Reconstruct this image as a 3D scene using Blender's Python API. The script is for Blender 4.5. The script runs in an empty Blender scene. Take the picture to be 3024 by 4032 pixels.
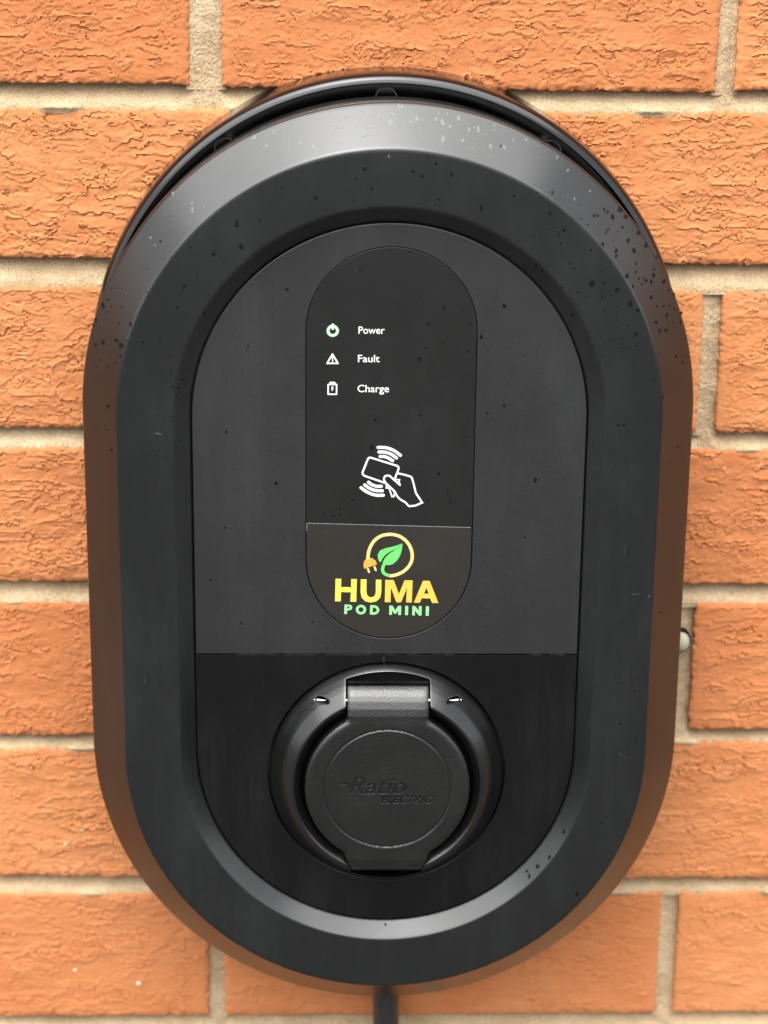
import bpy, math, random
import numpy as np
from mathutils import Matrix, Vector
random.seed(7)
S = 0.001                                   # everything below is measured in millimetres
scene = bpy.context.scene
COL = scene.collection

# ---------------------------------------------------------------- camera
cam = bpy.data.cameras.new('camera'); cam_ob = bpy.data.objects.new('camera', cam); COL.objects.link(cam_ob)
fwd = Vector((0.02560882, 0.95508399, -0.29522663)); rgt = Vector((0.99966749, -0.02357538, 0.01044567)); up = Vector((-0.00301642, 0.29539596, 0.95537015))
cam_ob.matrix_world = Matrix.Translation(Vector((-24.70, -917.96, 296.72)) * S) @ Matrix((rgt, up, -fwd)).transposed().to_4x4()
cam.sensor_fit = 'HORIZONTAL'; cam.sensor_width = 36.0; cam.lens = 36.0 * 8191.1 / 3024.0
cam.clip_start = 0.02; cam.clip_end = 500
cam.dof.use_dof = True; cam.dof.focus_distance = 0.882; cam.dof.aperture_fstop = 9.5
scene.camera = cam_ob

# ---------------------------------------------------------------- sky, sun, exposure
SUN_EL, SUN_AZ = math.radians(72), math.radians(205)      # overcast: high and broad, from in front of the wall
w = bpy.data.worlds.new("World"); scene.world = w; w.use_nodes = True
nt = w.node_tree; bgn = nt.nodes['Background']
sky = nt.nodes.new('ShaderNodeTexSky'); sky.sky_type = 'NISHITA'; sky.sun_disc = False
sky.sun_elevation = SUN_EL; sky.sun_rotation = SUN_AZ; sky.air_density = 1.0; sky.dust_density = 4.0; sky.ozone_density = 1.0
hs = nt.nodes.new('ShaderNodeHueSaturation'); hs.inputs['Saturation'].default_value = 0.15
nt.links.new(sky.outputs[0], hs.inputs['Color']); nt.links.new(hs.outputs[0], bgn.inputs[0]); bgn.inputs[1].default_value = 0.115
sun = bpy.data.lights.new('sun', 'SUN'); sun.energy = 1.5; sun.angle = math.radians(98); sun.color = (1.0, 0.985, 0.955)
sun_ob = bpy.data.objects.new('sun', sun); COL.objects.link(sun_ob)
sd = Vector((math.sin(SUN_AZ) * math.cos(SUN_EL), math.cos(SUN_AZ) * math.cos(SUN_EL), math.sin(SUN_EL)))
sun_ob.rotation_euler = sd.to_track_quat('Z', 'Y').to_euler(); sun_ob.location = sd * 5
scene.view_settings.view_transform = 'Standard'; scene.view_settings.look = 'None'
scene.view_settings.exposure = 2.3; scene.view_settings.gamma = 1.0
scene.render.resolution_x, scene.render.resolution_y = 768, 1024

# ---------------------------------------------------------------- helpers
def tag(o, label=None, cat=None, group=None, kind=None):
    for k, v in (('label', label), ('category', cat), ('group', group), ('kind', kind)):
        if v: o[k] = v
    return o
def thing(name, label, cat, loc=(0, 0, 0)):
    o = bpy.data.objects.new(name, None); o.empty_display_size = .05; o.location = loc
    COL.objects.link(o); return tag(o, label, cat)
def add(name, me, mat, parent=None):
    if mat and not me.materials: me.materials.append(mat)
    o = bpy.data.objects.new(name, me); COL.objects.link(o)
    if parent:
        o.parent = parent
        p = parent; L_ = Vector((0, 0, 0))
        while p: L_ += p.location; p = p.parent
        o.location = -L_
    return o
def mesh(name, V, F, smooth=None):
    """V in mm (x, h, z): h is the distance out from the brick face"""
    V = np.asarray(V, float).reshape(-1, 3); me = bpy.data.meshes.new(name)
    W = np.stack([V[:, 0], -V[:, 1], V[:, 2]], 1) * S
    me.from_pydata(W.tolist(), [], [tuple(int(i) for i in f) for f in F]); me.update()
    if smooth is not None:
        me.shade_smooth(); me.set_sharp_from_angle(angle=math.radians(smooth))
    return me
def quadmesh(name, V, Q, smooth=None):
    V = np.asarray(V, np.float64); Q = np.asarray(Q, np.int32); me = bpy.data.meshes.new(name)
    me.vertices.add(len(V)); W = np.stack([V[:, 0], -V[:, 1], V[:, 2]], 1) * S
    me.vertices.foreach_set('co', W.astype(np.float32).ravel())
    me.loops.add(Q.size); me.loops.foreach_set('vertex_index', Q.ravel())
    me.polygons.add(len(Q)); me.polygons.foreach_set('loop_start', np.arange(0, Q.size, 4, dtype=np.int32))
    me.update(calc_edges=True); me.validate()
    if smooth is not None:
        me.shade_smooth()
        if smooth < 180: me.set_sharp_from_angle(angle=math.radians(smooth))
    return me

# numpy noise
_rng = np.random.default_rng(11); _perm = _rng.permutation(4096); _ga = _rng.random(4096) * 2 * np.pi
def perlin(x, y, seed=0):
    xi = np.floor(x).astype(int); yi = np.floor(y).astype(int); xf = x - xi; yf = y - yi
    def g(a, b, dx, dy):
        h = _perm[(_perm[(a + seed * 131) & 4095] + b) & 4095]; t = _ga[h]
        return np.cos(t) * dx + np.sin(t) * dy
    u = xf ** 3 * (xf * (xf * 6 - 15) + 10); v = yf ** 3 * (yf * (yf * 6 - 15) + 10)
    a = g(xi, yi, xf, yf); b = g(xi + 1, yi, xf - 1, yf); c = g(xi, yi + 1, xf, yf - 1); d = g(xi + 1, yi + 1, xf - 1, yf - 1)
    return (a + u * (b - a) + v * ((c + u * (d - c)) - (a + u * (b - a)))) * 1.5
def fbm(x, y, seed=0, o=4):
    s = 0; a = 1
    for i in range(o): s = s + a * perlin(x * 2 ** i, y * 2 ** i, seed + i * 7); a *= .5
    return s
def sstep(a, b, x):
    t = np.clip((x - a) / (b - a), 0, 1); return t * t * (3 - 2 * t)

# ---------------------------------------------------------------- materials
def nodes(name):
    m = bpy.data.materials.new(name); m.use_nodes = True; return m, m.node_tree, m.node_tree.nodes['Principled BSDF']
def N(nt, t, **k):
    n = nt.nodes.new(t)
    for a, b in k.items():
        if hasattr(n, a): setattr(n, a, b)
        else: n.inputs[a].default_value = b
    return n
def ramp(nt, src, stops):
    r = nt.nodes.new('ShaderNodeValToRGB'); e = r.color_ramp.elements
    while len(e) < len(stops): e.new(.5)
    for el, (p, c) in zip(e, stops):
        el.position = p; el.color = (c, c, c, 1) if isinstance(c, (int, float)) else (*c, 1)
    nt.links.new(src, r.inputs[0]); return r.outputs[0]
def mix(nt, f, a, b, mode='MIX'):
    n = nt.nodes.new('ShaderNodeMix'); n.data_type = 'RGBA'; n.blend_type = mode
    for i, v in ((0, f), (6, a), (7, b)):
        if isinstance(v, bpy.types.NodeSocket): nt.links.new(v, n.inputs[i])
        else: n.inputs[i].default_value = v if i == 0 else (*v, 1)
    return n.outputs[2]
def coords(nt, scale=(1, 1, 1)):
    tc = nt.nodes.new('ShaderNodeTexCoord'); mp = nt.nodes.new('ShaderNodeMapping'); mp.inputs['Scale'].default_value = scale
    nt.links.new(tc.outputs['Object'], mp.inputs[0]); return mp.outputs[0]
def noise(nt, vec, scale, detail=3, rough=.5):
    n = nt.nodes.new('ShaderNodeTexNoise'); n.inputs['Scale'].default_value = scale; n.inputs['Detail'].default_value = detail
    n.inputs['Roughness'].default_value = rough; nt.links.new(vec, n.inputs['Vector']); return n.outputs[0]
def bump(nt, bs, h, dist, strength=1.0, chain=None):
    b = nt.nodes.new('ShaderNodeBump'); b.inputs['Distance'].default_value = dist; b.inputs['Strength'].default_value = strength
    nt.links.new(h, b.inputs['Height'])
    if chain: nt.links.new(chain, b.inputs['Normal'])
    nt.links.new(b.outputs[0], bs.inputs['Normal']); return b.outputs[0]

def plastic(name, base, rough, grain=0.0, gscale=1400, dust=(0.026, 0.028, 0.0275), dusty=0.3, streak=True, spec=0.54, ior=1.5):
    m, nt, bs = nodes(name)
    v = coords(nt, (1, 1, .16) if streak else (1, 1, 1)); v2 = coords(nt)
    n1 = noise(nt, v, 60, 6, .65); n2 = noise(nt, v2, 22, 5, .6); n3 = noise(nt, v2, 900, 2, .5)
    d = ramp(nt, n1, [(.42, 0), (.72, 1)]); d2 = ramp(nt, n2, [(.35, .15), (.75, 1)])
    k = nt.nodes.new('ShaderNodeMath'); k.operation = 'MULTIPLY'; nt.links.new(d, k.inputs[0]); nt.links.new(d2, k.inputs[1])
    k2 = nt.nodes.new('ShaderNodeMath'); k2.operation = 'MULTIPLY'; nt.links.new(k.outputs[0], k2.inputs[0]); k2.inputs[1].default_value = dusty
    c = mix(nt, k2.outputs[0], base, dust)
    g = ramp(nt, n3, [(.3, .82), (.7, 1.18)])
    c = mix(nt, 1.0, c, g, 'MULTIPLY'); nt.links.new(c, bs.inputs['Base Color'])
    r = ramp(nt, n2, [(.3, rough - .04), (.7, rough + .05)]); nt.links.new(r, bs.inputs['Roughness'])
    bs.inputs['Specular IOR Level'].default_value = spec; bs.inputs['IOR'].default_value = ior
    if grain: bump(nt, bs, noise(nt, v2, gscale, 2, .6), grain * S)
    return m
M_HOUSE = plastic('black_housing_plastic', (.0042, .0048, .0046), .23, .03, 1500)
M_PANEL = plastic('satin_black_panel', (.0085, .0089, .0087), .33, .03, 1700, dusty=.35)
M_SOCKP = plastic('glossy_black_socket_panel', (.0012, .0012, .0013), .16, .012, 1500, dusty=.34, dust=(.022,.0215,.021), spec=.36)
M_STRIP = plastic('display_film', (.0038, .0038, .0036), .33, .03, 1900, dusty=.1, streak=False, spec=.42)
M_STICK = plastic('sticker_film', (.0115, .0092, .0072), .33, .03, 1900, dusty=.1, streak=False)
M_FLANGE = plastic('cast_black_plastic', (.0026, .0026, .0025), .22, .05, 1200, dusty=.15, streak=False)
M_LID = plastic('grained_lid_plastic', (.0036, .0035, .0033), .27, .16, 1100, dusty=.25, streak=False)
M_BACK = plastic('gloss_black_backplate', (.0018, .0018, .002), .13, 0, dusty=.06, streak=False, spec=.42)
M_VOID = plastic('matt_black_recess', (.004, .004, .004), .7, 0, dusty=0, streak=False, spec=.1)
M_CABLE = plastic('black_cable_sheath', (.012, .012, .012), .35, 0, dusty=.5)
def plain(name, c, rough=.5, metal=0, spec=.5, emit=None, es=0):
    m, nt, bs = nodes(name)
    n = noise(nt, coords(nt), 700, 2)
    nt.links.new(mix(nt, 1.0, c, ramp(nt, n, [(.3, .93), (.7, 1.05)]), 'MULTIPLY'), bs.inputs['Base Color'])
    bs.inputs['Roughness'].default_value = rough; bs.inputs['Metallic'].default_value = metal; bs.inputs['Specular IOR Level'].default_value = spec
    if emit: bs.inputs['Emission Color'].default_value = (*emit, 1); bs.inputs['Emission Strength'].default_value = es
    return m
M_WHITE = plain('white_print', (.5, .52, .5), .5)
M_GREENLIT = plain('lit_power_symbol', (.5, .56, .5), .4, emit=(.45, 1, .4), es=.12)
M_GLOW = plain('painted_green_glow', (.01, .05, .01), .4, emit=(.1, .8, .05), es=.05)
M_YEL = plain('yellow_print', (.54, .42, .05)); M_YEL2 = plain('gold_print', (.55, .32, .04)); M_ORG = plain('orange_print', (.55, .23, .025))
M_CREAM = plain('pale_gold_print', (.54, .38, .13)); M_LEAF = plain('green_print', (.09, .38, .085)); M_MINT = plain('mint_print', (.18, .45, .18))
M_STEEL = plain('bright_steel', (.42, .42, .40), .25, 1.0)
M_WET = plain('wet_spot', (.0026, .003, .0033), .5, spec=.10)
M_DRY = plain('dried_spot', (.055, .058, .057), .5)
M_DRYW = plain('cut_vinyl_edge', (.20, .19, .18), .6)
M_DIRT = plain('dried_dirt', (.045, .034, .025), .85, spec=.2)
M_CAP = plain('white_plastic_cap', (.28, .26, .20), .8, spec=.2)

def brick_mat():
    m, nt, bs = nodes('orange_brick')
    tc = nt.nodes.new('ShaderNodeTexCoord'); oi = nt.nodes.new('ShaderNodeObjectInfo')
    ad = nt.nodes.new('ShaderNodeVectorMath'); ad.operation = 'ADD'
    nt.links.new(tc.outputs['Object'], ad.inputs[0]); nt.links.new(oi.outputs['Random'], ad.inputs[1]); v = ad.outputs[0]
    n1 = noise(nt, v, 18, 4, .6); n2 = noise(nt, v, 110, 5, .65); n3 = noise(nt, v, 1300, 3, .6)
    c = mix(nt, ramp(nt, n1, [(.3, 0), (.7, 1)]), (.378, .132, .044), (.425, .168, .065))
    c = mix(nt, ramp(nt, n2, [(.35, 0), (.75, .55)]), c, (.46, .215, .088))
    c = mix(nt, ramp(nt, noise(nt, v, 55, 5, .7), [(.55, 0), (.78, .5)]), c, (.28, .078, .023))
    c = mix(nt, ramp(nt, oi.outputs['Random'], [(0, 0), (1, .55)]), c, (.31, .092, .029))
    c = mix(nt, 1.0, c, ramp(nt, n3, [(.3, .86), (.7, 1.12)]), 'MULTIPLY')
    c = mix(nt, ramp(nt, noise(nt, v, 9, 6, .7), [(.6, 0), (.85, .3)]), c, (.45, .30, .18))
    c = mix(nt, ramp(nt, noise(nt, v, 240, 4, .75), [(.66, 0), (.8, .6)]), c, (.20, .062, .026))
    vo = nt.nodes.new('ShaderNodeTexVoronoi'); vo.inputs['Scale'].default_value = 75; nt.links.new(v, vo.inputs['Vector'])
    sp = ramp(nt, vo.outputs['Distance'], [(.055, 1), (.10, 0)])       # pale sand grains
    sel = ramp(nt, vo.outputs['Color'], [(.80, 0), (.82, 1)])
    f = nt.nodes.new('ShaderNodeMath'); f.operation = 'MULTIPLY'; nt.links.new(sp, f.inputs[0]); nt.links.new(sel, f.inputs[1])
    c = mix(nt, f.outputs[0], c, (.6, .5, .36))
    nt.links.new(c, bs.inputs['Base Color']); bs.inputs['Roughness'].default_value = .9; bs.inputs['Specular IOR Level'].default_value = .25
    b = bump(nt, bs, n3, .22 * S, .7); bump(nt, bs, n2, .35 * S, .6, b)
    return m
M_BRICK = brick_mat()
def mortar_mat():
    m, nt, bs = nodes('sandy_mortar'); v = coords(nt)
    n1 = noise(nt, v, 35, 4, .6); n3 = noise(nt, v, 1100, 4, .7)
    c = mix(nt, ramp(nt, n1, [(.3, 0), (.7, 1)]), (.31, .220, .125), (.43, .320, .198))
    c = mix(nt, 1.0, c, ramp(nt, n3, [(.28, .5), (.5, 1), (.72, 1.35)]), 'MULTIPLY')
    nt.links.new(c, bs.inputs['Base Color']); bs.inputs['Roughness'].default_value = .95; bs.inputs['Specular IOR Level'].default_value = .2
    bump(nt, bs, noise(nt, v, 800, 4, .7), 1.1 * S, 1.0)
    return m
M_MORTAR = mortar_mat()

# ---------------------------------------------------------------- ground
def ground_mat():
    m, nt, bs = nodes('grey_paving'); v = coords(nt)
    c = mix(nt, ramp(nt, noise(nt, v, 3, 6, .6), [(.3, 0), (.7, 1)]), (.030, .030, .030), (.045, .044, .042))
    nt.links.new(c, bs.inputs['Base Color']); bs.inputs['Roughness'].default_value = .9
    bump(nt, bs, noise(nt, v, 160, 3), .002); return m
GZ = -1330.0
g = mesh('ground', [(-120000, -3000, GZ), (120000, -3000, GZ), (120000, 200000, GZ), (-120000, 200000, GZ)], [(0, 1, 2, 3)])
tag(add('ground', g, ground_mat()), kind='structure')

# ---------------------------------------------------------------- brick wall
wall = thing('brick_wall', 'orange creased brick wall with sandy mortar joints behind the black charger', 'wall')
def relief(X, Z, sx):
    """creased, sand-faced brick: overlapping flakes whose ragged lower lips stand proud"""
    x = X + sx * 311.7; z = Z + sx * 97.3
    wx = fbm(x / 16, z / 10, 3, 3) ; wz = fbm(x / 13 + 9, z / 8, 5, 3)
    h = .5 * fbm(x / 34, z / 16, 9, 2)
    fine = fbm(x / 2.6, z / 2.2, 21, 4); mid = fbm(x / 7, z / 6, 25, 2)
    for per, amp, seed, bend, thr in ((17.0, 1.15, 31, 1.7, -.2), (10.5, .95, 47, 1.7, -.10), (6.0, .6, 63, 1.6, .02), (3.4, .30, 85, 1.3, .14)):
        ph = z / per + bend * fbm(x / (per * 2.6) + .5 * wx, z / (per * 1.4), seed, 2) + (.55 * fine + .9 * mid) / per * 1.1
        fr = ph - np.floor(ph)
        cell = perlin(np.floor(ph) * 3.7 + x / (per * 2.2), np.floor(ph) * 1.9 + .31, seed + 2)
        m = sstep(thr - .05, thr + .20, perlin(x / (per * 1.7) + 5, z / (per * .9) + 2, seed + 3) + .55 * cell)
        h = h + .62 * amp * m * np.exp(-fr * per / 3.2) - 1.2 * amp * m * np.exp(-(1 - fr) * per / .5)
    pit = sstep(.66, .85, perlin(x / 1.5, z / 1.5, 91)) * sstep(0, .4, perlin(x / 12, z / 12, 92))
    return h * .8 - .55 * pit + .05 * fbm(x / 1.6, z / 1.6, 77, 2)
def brick_face(name, x0, x1, ztl, ztr, zbl, zbr, seed, sp, proud=0., depth=14., amp=1.):
    nx = max(3, int((x1 - x0) / sp)); nz = max(3, int((ztl - zbl) / sp))
    U, V = np.meshgrid(np.linspace(0, 1, nx), np.linspace(0, 1, nz))
    X = x0 + (x1 - x0) * U; zt = ztl + (ztr - ztl) * U; zb = zbl + (zbr - zbl) * U; Z = zb + (zt - zb) * V
    dl = X - x0; dr = x1 - X; db = Z - zb; dt = zt - Z
    dv = np.minimum(dl, dr); d = np.minimum(np.minimum(dl, dr), np.minimum(db, dt))
    fade = .15 + .85 * sstep(1.5, 7.5, dv + 1.5 * perlin(Z / 9, X / 30, seed + 4))
    fade = fade * (.35 + .65 * sstep(.5, 3.5, dt))
    R = relief(X, Z, seed) * fade * amp
    chip = np.clip(perlin(X / 3.0, Z / 3.0, seed + 8), 0, 1)
    H = proud + R - .9 * np.exp(-d / .9) - 1.6 * chip * np.exp(-d / 1.3)
    k = np.exp(-d / 1.6)
    jx = .5 * fbm(Z / 3.5, X / 60, seed + 12, 3); jz = .55 * fbm(X / 3.2, Z / 60, seed + 16, 3)
    X2 = X + jx * np.exp(-dv / 2.0) + (.25 * perlin(X / 2, Z / 2, 5)) * k; Z2 = Z + jz * np.exp(-np.minimum(db, dt) / 2.0)
    P = np.stack([X2, H, Z2], -1).reshape(-1, 3)
    idx = np.arange(nx * nz).reshape(nz, nx)
    Q = np.stack([idx[:-1, :-1], idx[:-1, 1:], idx[1:, 1:], idx[1:, :-1]], -1).reshape(-1, 4)
    ring = np.concatenate([idx[0, :], idx[1:, -1], idx[-1, -2::-1], idx[-2:0:-1, 0]])
    B = P[ring].copy(); B[:, 1] = -depth; n0 = len(P); m = len(ring); a = np.arange(m); b = (a + 1) % m
    Q2 = np.stack([ring[b], ring[a], n0 + a, n0 + b], -1)
    return quadmesh(name, np.concatenate([P, B]), np.concatenate([Q, Q2]), 62)
# measured course edges (left / right) and head joints
TOPS = {1: (272.5, 272.5), 2: (196.4, 196.9), 3: (118.4, 118.0), 4: (43.4, 43.7), 5: (-31.5, -31.2), 6: (-105.0, -101.8), 7: (-182.3, -181.5), 8: (-259.5, -259.0)}
BOTS = {1: (206.4, 205.6), 2: (130.5, 129.3), 3: (52.5, 51.6), 4: (-21.4, -22.2), 5: (-98.2, -95.8), 6: (-173.4, -174.9), 7: (-250.3, -249.5), 8: (-326, -326)}
ODD = {1: [(-302, -86.4), (-72.2, 142.7), (151.2, 366)], 3: [(-297, -82.2), (-72.2, 142.8), (151.3, 366)],
       5: [(-297, -80), (-71, 137.6), (147.1, 362)], 7: [(-300, -84.2), (-76.2, 138.6), (147.3, 362)]}
EVEN = [(-187, 28), (38.5, 253)]
brick_rows = []
def lin(p, x): return p[0] + (p[1] - p[0]) * (x + 137) / 310.0
k = 0
for row in range(1, 8):
    for j, (a, b) in enumerate(ODD[row] if row % 2 else EVEN):
        dz = {(1, 0): .4, (1, 1): -.5, (1, 2): .5, (7, 0): .2, (5, 2): .3}.get((row, j), 0)
        me = brick_face('brick', a, b, lin(TOPS[row], a), lin(TOPS[row], b), lin(BOTS[row], a) + dz, lin(BOTS[row], b) + dz, 3 + k, .5,
                        {(1, 2): -.3, (5, 2): .5}.get((row, j), random.uniform(-.3, .3)), amp={7: .8, 6: .9, 5: .95}.get(row, 1.0) * random.uniform(.85, 1.15))
        add('brick', me, M_BRICK, wall); k += 1
# the wall beyond the frame: plain creased bricks that share two meshes
far = [brick_face('brick', -107.5, 107.5, 32.5, 32.5, -32.5, -32.5, 60 + i, 3.2) for i in range(4)]
for me in far: me.materials.append(M_BRICK)
joints_x = {}
for row in range(0, 23):
    for j in range(-5, 6):
        ph = 39.0 if row % 2 == 1 else -77.5
        cx = ph + j * 225.0 if row % 2 == 1 else ph + j * 225.0
        if 1 <= row <= 7:
            if row % 2 and -200 < cx < 300: continue
            if not row % 2 and -150 < cx < 200: continue
        cz = 239.0 - (row - 1) * 75.6 if row != 8 else -292.0
        if row > 8: cz = -292.0 - (row - 8) * 75.0
        if 2 <= row <= 7: cz = (TOPS[row][0] + BOTS[row][0]) / 2
        if cz < GZ: continue
        o = add('brick', far[(row * 3 + j) % 4], None, wall); o.location = Vector((cx * S, random.uniform(-.0004, .0004), cz * S)) + o.location
# mortar: weather-struck bed joints (deep under the upper brick, flush on the lower one) and head joints
mv = []; mq = []; mo = 0
def strip(x0, x1, zfun_t, zfun_b, hfun, sp, seed):
    global mo
    nx = max(2, int((x1 - x0) / sp)); nz = max(4, int((zfun_t(x0) - zfun_b(x0)) / sp))
    U, V = np.meshgrid(np.linspace(0, 1, nx), np.linspace(0, 1, nz)); X = x0 + (x1 - x0) * U
    zt = zfun_t(X); zb = zfun_b(X); Z = zb + (zt - zb) * V
    H = hfun(X, Z, V, U)
    idx = np.arange(nx * nz).reshape(nz, nx) + mo
    mv.append(np.stack([X, H, Z], -1).reshape(-1, 3)); mq.append(np.stack([idx[:-1, :-1], idx[:-1, 1:], idx[1:, 1:], idx[1:, :-1]], -1).reshape(-1, 4)); mo += nx * nz
def grit(X, Z, s): return .28 * fbm(X / 1.3, Z / 1.3, s, 3) + .35 * fbm(X / 9, Z / 7, s + 3, 2)
for row in range(1, 8):
    t = BOTS[row]; b = TOPS[row + 1]
    def hb(X, Z, V, U, row=row):
        s = np.clip(V, 0, 1); base = -.7 - 7.0 * sstep(.12, .9, s) - 3.0 * sstep(.75, 1, s)
        smear = sstep(.1, .6, perlin(X / 26, X * 0 + row, 200)) * np.exp(-np.abs(V - .17) / .10) * 2.4
        for (a_, b_), (c_, d_) in zip((ODD[row] if row % 2 else EVEN)[:-1], (ODD[row] if row % 2 else EVEN)[1:]):
            m_ = sstep(b_ - 3, b_ + 2.5, X) * (1 - sstep(c_ - 2.5, c_ + 3, X)); base = base * (1 - m_) + (-1.7 - 1.0 * s) * m_
        return base + smear + grit(X, Z, 210 + row)
    strip(-235, 265, lambda x, t=t: lin(t, x) + 2.5, lambda x, b=b: lin(b, x) - 2.5, hb, .65, row)
for row in range(1, 8):
    xs = ODD[row] if row % 2 else EVEN
    for (a, b), (c, d) in zip(xs[:-1], xs[1:]):
        def hh(X, Z, V, U, row=row, b=b):
            base = -1.6 - 1.2 * U + (-1.2 * sstep(.35, .75, U) if b > 100 else 0)
            ends = -1.2 * sstep(.9, 1.0, V)
            blob = 1.3 * sstep(.15, .5, perlin(Z / 11, U * 1.5, 230 + row)) * np.exp(-np.abs(U - .9) / .25) if row in (3,) else 0
            return base + ends + blob + grit(X, Z, 240 + row)
        strip(b - 1.5, c + 1.5, lambda x, row=row: lin(TOPS[row], x) + .5 + 0 * x, lambda x, row=row: lin(BOTS[row], x) - 2.0 + 0 * x, hh, .65, row)
mort = add('mortar', quadmesh('mortar', np.concatenate(mv), np.concatenate(mq), 180), M_MORTAR, wall); mort['kind'] = 'stuff'
def rect(x0, x1, z0, z1, h): return [(x0, h, z0), (x1, h, z0), (x1, h, z1), (x0, h, z1)], [(0, 1, 2, 3)]
bk = mesh('mortar', [(-1230, -7.5, GZ), (1230, -7.5, GZ), (1230, -7.5, 352), (-1230, -7.5, 352), (-1230, -110, GZ), (1230, -110, GZ), (1230, -110, 352), (-1230, -110, 352)],
          [(0, 1, 2, 3), (5, 4, 7, 6), (3, 2, 6, 7), (4, 0, 3, 7), (1, 5, 6, 2)])
add('mortar_bed', bk, M_MORTAR, wall)

# ---------------------------------------------------------------- measured artwork and marks
DARK=[(8.1,180.3,0.98),(11.7,178.4,0.98),(13.9,186.0,0.55),(17.5,183.6,0.87),(23.6,179.3,0.98),(18.9,169.0,0.87),(31.4,170.6,0.44),(36.0,165.7,1.09),(49.2,170.8,0.77),(63.9,163.8,0.87),(70.0,157.0,0.98),(68.0,155.1,0.66),(94.9,163.0,1.53),(97.3,160.0,1.09),(91.3,160.5,1.09),(89.2,162.6,0.77),(87.7,163.6,0.66),(103.1,153.4,1.09),(98.1,151.0,0.98),(100.6,146.9,1.2),(106.4,148.1,1.09),(92.2,147.9,0.98),(111.3,142.9,0.77),(92.1,146.0,0.87),(101.1,141.9,0.77),(96.8,138.0,1.31),(109.5,136.3,1.09),(109.8,138.5,0.66),(105.7,134.8,0.98),(108.3,134.0,0.98),(114.5,133.0,1.09),(103.7,133.8,0.55),(99.4,133.8,0.66),(108.1,128.1,1.09),(119.5,127.1,0.66),(82.2,135.0,1.53),(86.7,129.5,0.77),(92.7,132.4,1.2),(98.4,126.6,1.31),(101.8,124.0,1.09),(114.2,123.4,0.66),(117.0,123.4,0.55),(115.7,119.7,1.09),(110.6,117.7,0.77),(122.9,119.2,0.87),(86.1,151.1,0.87),(81.3,148.8,0.66),(65.0,172.0,0.77),(83.0,162.0,0.77),(95.6,156.3,0.66),(88.9,156.2,0.66),(84.6,161.8,0.55),(7.1,146.7,0.55),(22.0,123.4,0.77),(36.0,131.9,0.44),(46.9,124.3,1.09),(15.5,116.7,0.55),(119.3,127.1,0.58),(116.9,126.2,0.39),(119.6,121.4,0.48),(110.0,118.1,0.73),(112.0,114.3,0.97),(115.1,113.8,0.97),(118.8,116.1,0.58),(122.5,115.5,0.58),(101.3,113.9,0.87),(95.7,109.7,0.58),(120.4,102.1,0.68),(123.9,98.9,0.77),(113.9,86.9,0.87),(102.9,83.7,0.48),(95.7,74.9,0.77),(98.1,75.0,0.68),(123.1,62.7,0.58),(-118.1,124.1,0.73),(-120.0,121.3,1.26),(-123.3,114.8,0.87),(-124.5,112.7,0.77),(-116.3,121.6,0.48),(-112.7,116.0,0.44),(-107.2,116.6,0.97),(-123.5,105.1,0.77),(-119.9,106.6,1.07),(-113.8,109.0,0.97),(-111.6,107.5,1.36),(-109.3,109.9,0.48),(-111.9,103.2,0.68),(-113.8,100.0,0.44),(-117.9,80.9,0.97),(-124.0,69.5,0.48),(-119.0,70.4,0.58),(-116.8,62.5,0.77),(-113.6,129.3,0.44),(-111.5,129.7,0.44),(-116.2,128.8,0.39),(-123.3,96.1,0.48),(-117.7,97.5,0.48),(-11.4,181.1,1.12),(-31.2,169.3,1.03),(-15.0,177.1,0.56),(-8.5,173.4,0.75),(-16.3,168.6,0.37),(-53.8,160.1,0.65),(-63.1,158.6,1.31),(-72.7,146.2,1.12),(-61.4,149.3,1.31),(-84.9,132.7,1.12),(-45.1,173.1,0.56),(-42.9,130.7,0.84),(-13.0,139.0,0.56),(22.1,123.5,0.69),(15.5,116.6,0.57),(21.6,108.6,0.4),(14.6,106.3,0.57),(12.0,101.6,1.15),(32.5,105.3,0.52),(37.7,111.2,1.03),(41.1,78.6,0.57),(13.0,77.6,0.8),(-6.1,75.4,0.75),(-5.9,91.7,0.4),(31.5,68.3,0.52),(33.0,116.6,0.52),(-7.6,63.4,1.26),(12.0,56.1,0.46),(21.1,52.1,0.86),(2.2,53.4,0.57),(16.7,39.9,0.63),(26.3,39.8,0.69),(-15.2,40.3,0.52),(-20.8,36.3,0.52),(-20.4,33.6,0.46),(-23.5,33.1,0.57),(-27.9,34.3,0.4),(-12.7,30.1,0.4),(25.0,44.0,0.57),(-32.4,-15.0,0.52),(26.1,-18.2,0.52),(-26.4,-27.0,0.52),(-68.7,69.9,0.87),(-47.8,47.5,1.08),(-69.8,27.7,0.65),(-59.2,106.8,0.65),(48.0,81.9,0.87),(62.3,49.3,1.08),(58.6,23.7,0.65),(-63.5,-15.8,0.65),(-76.2,4.1,0.65),(118.6,-10.2,0.55),(101.4,-13.0,0.37),(102.7,-41.3,0.5),(108.4,-44.9,0.55),(102.2,-60.4,0.55),(109.5,-69.0,0.55),(109.4,-39.2,0.5),(102.6,12.0,0.5),(98.7,-3.8,0.32),(102.3,-60.4,0.6),(100.5,-68.0,0.46),(109.6,-69.0,0.53),(108.3,-80.0,0.33),(96.3,-108.1,0.6),(79.8,-113.5,0.6),(86.7,-143.4,1.19),(73.7,-125.5,0.92),(68.6,-130.5,1.03),(79.7,-113.2,0.8),(65.0,-135.2,0.92),(64.0,-133.5,0.69),(0.7,-160.7,0.69)]
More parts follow.
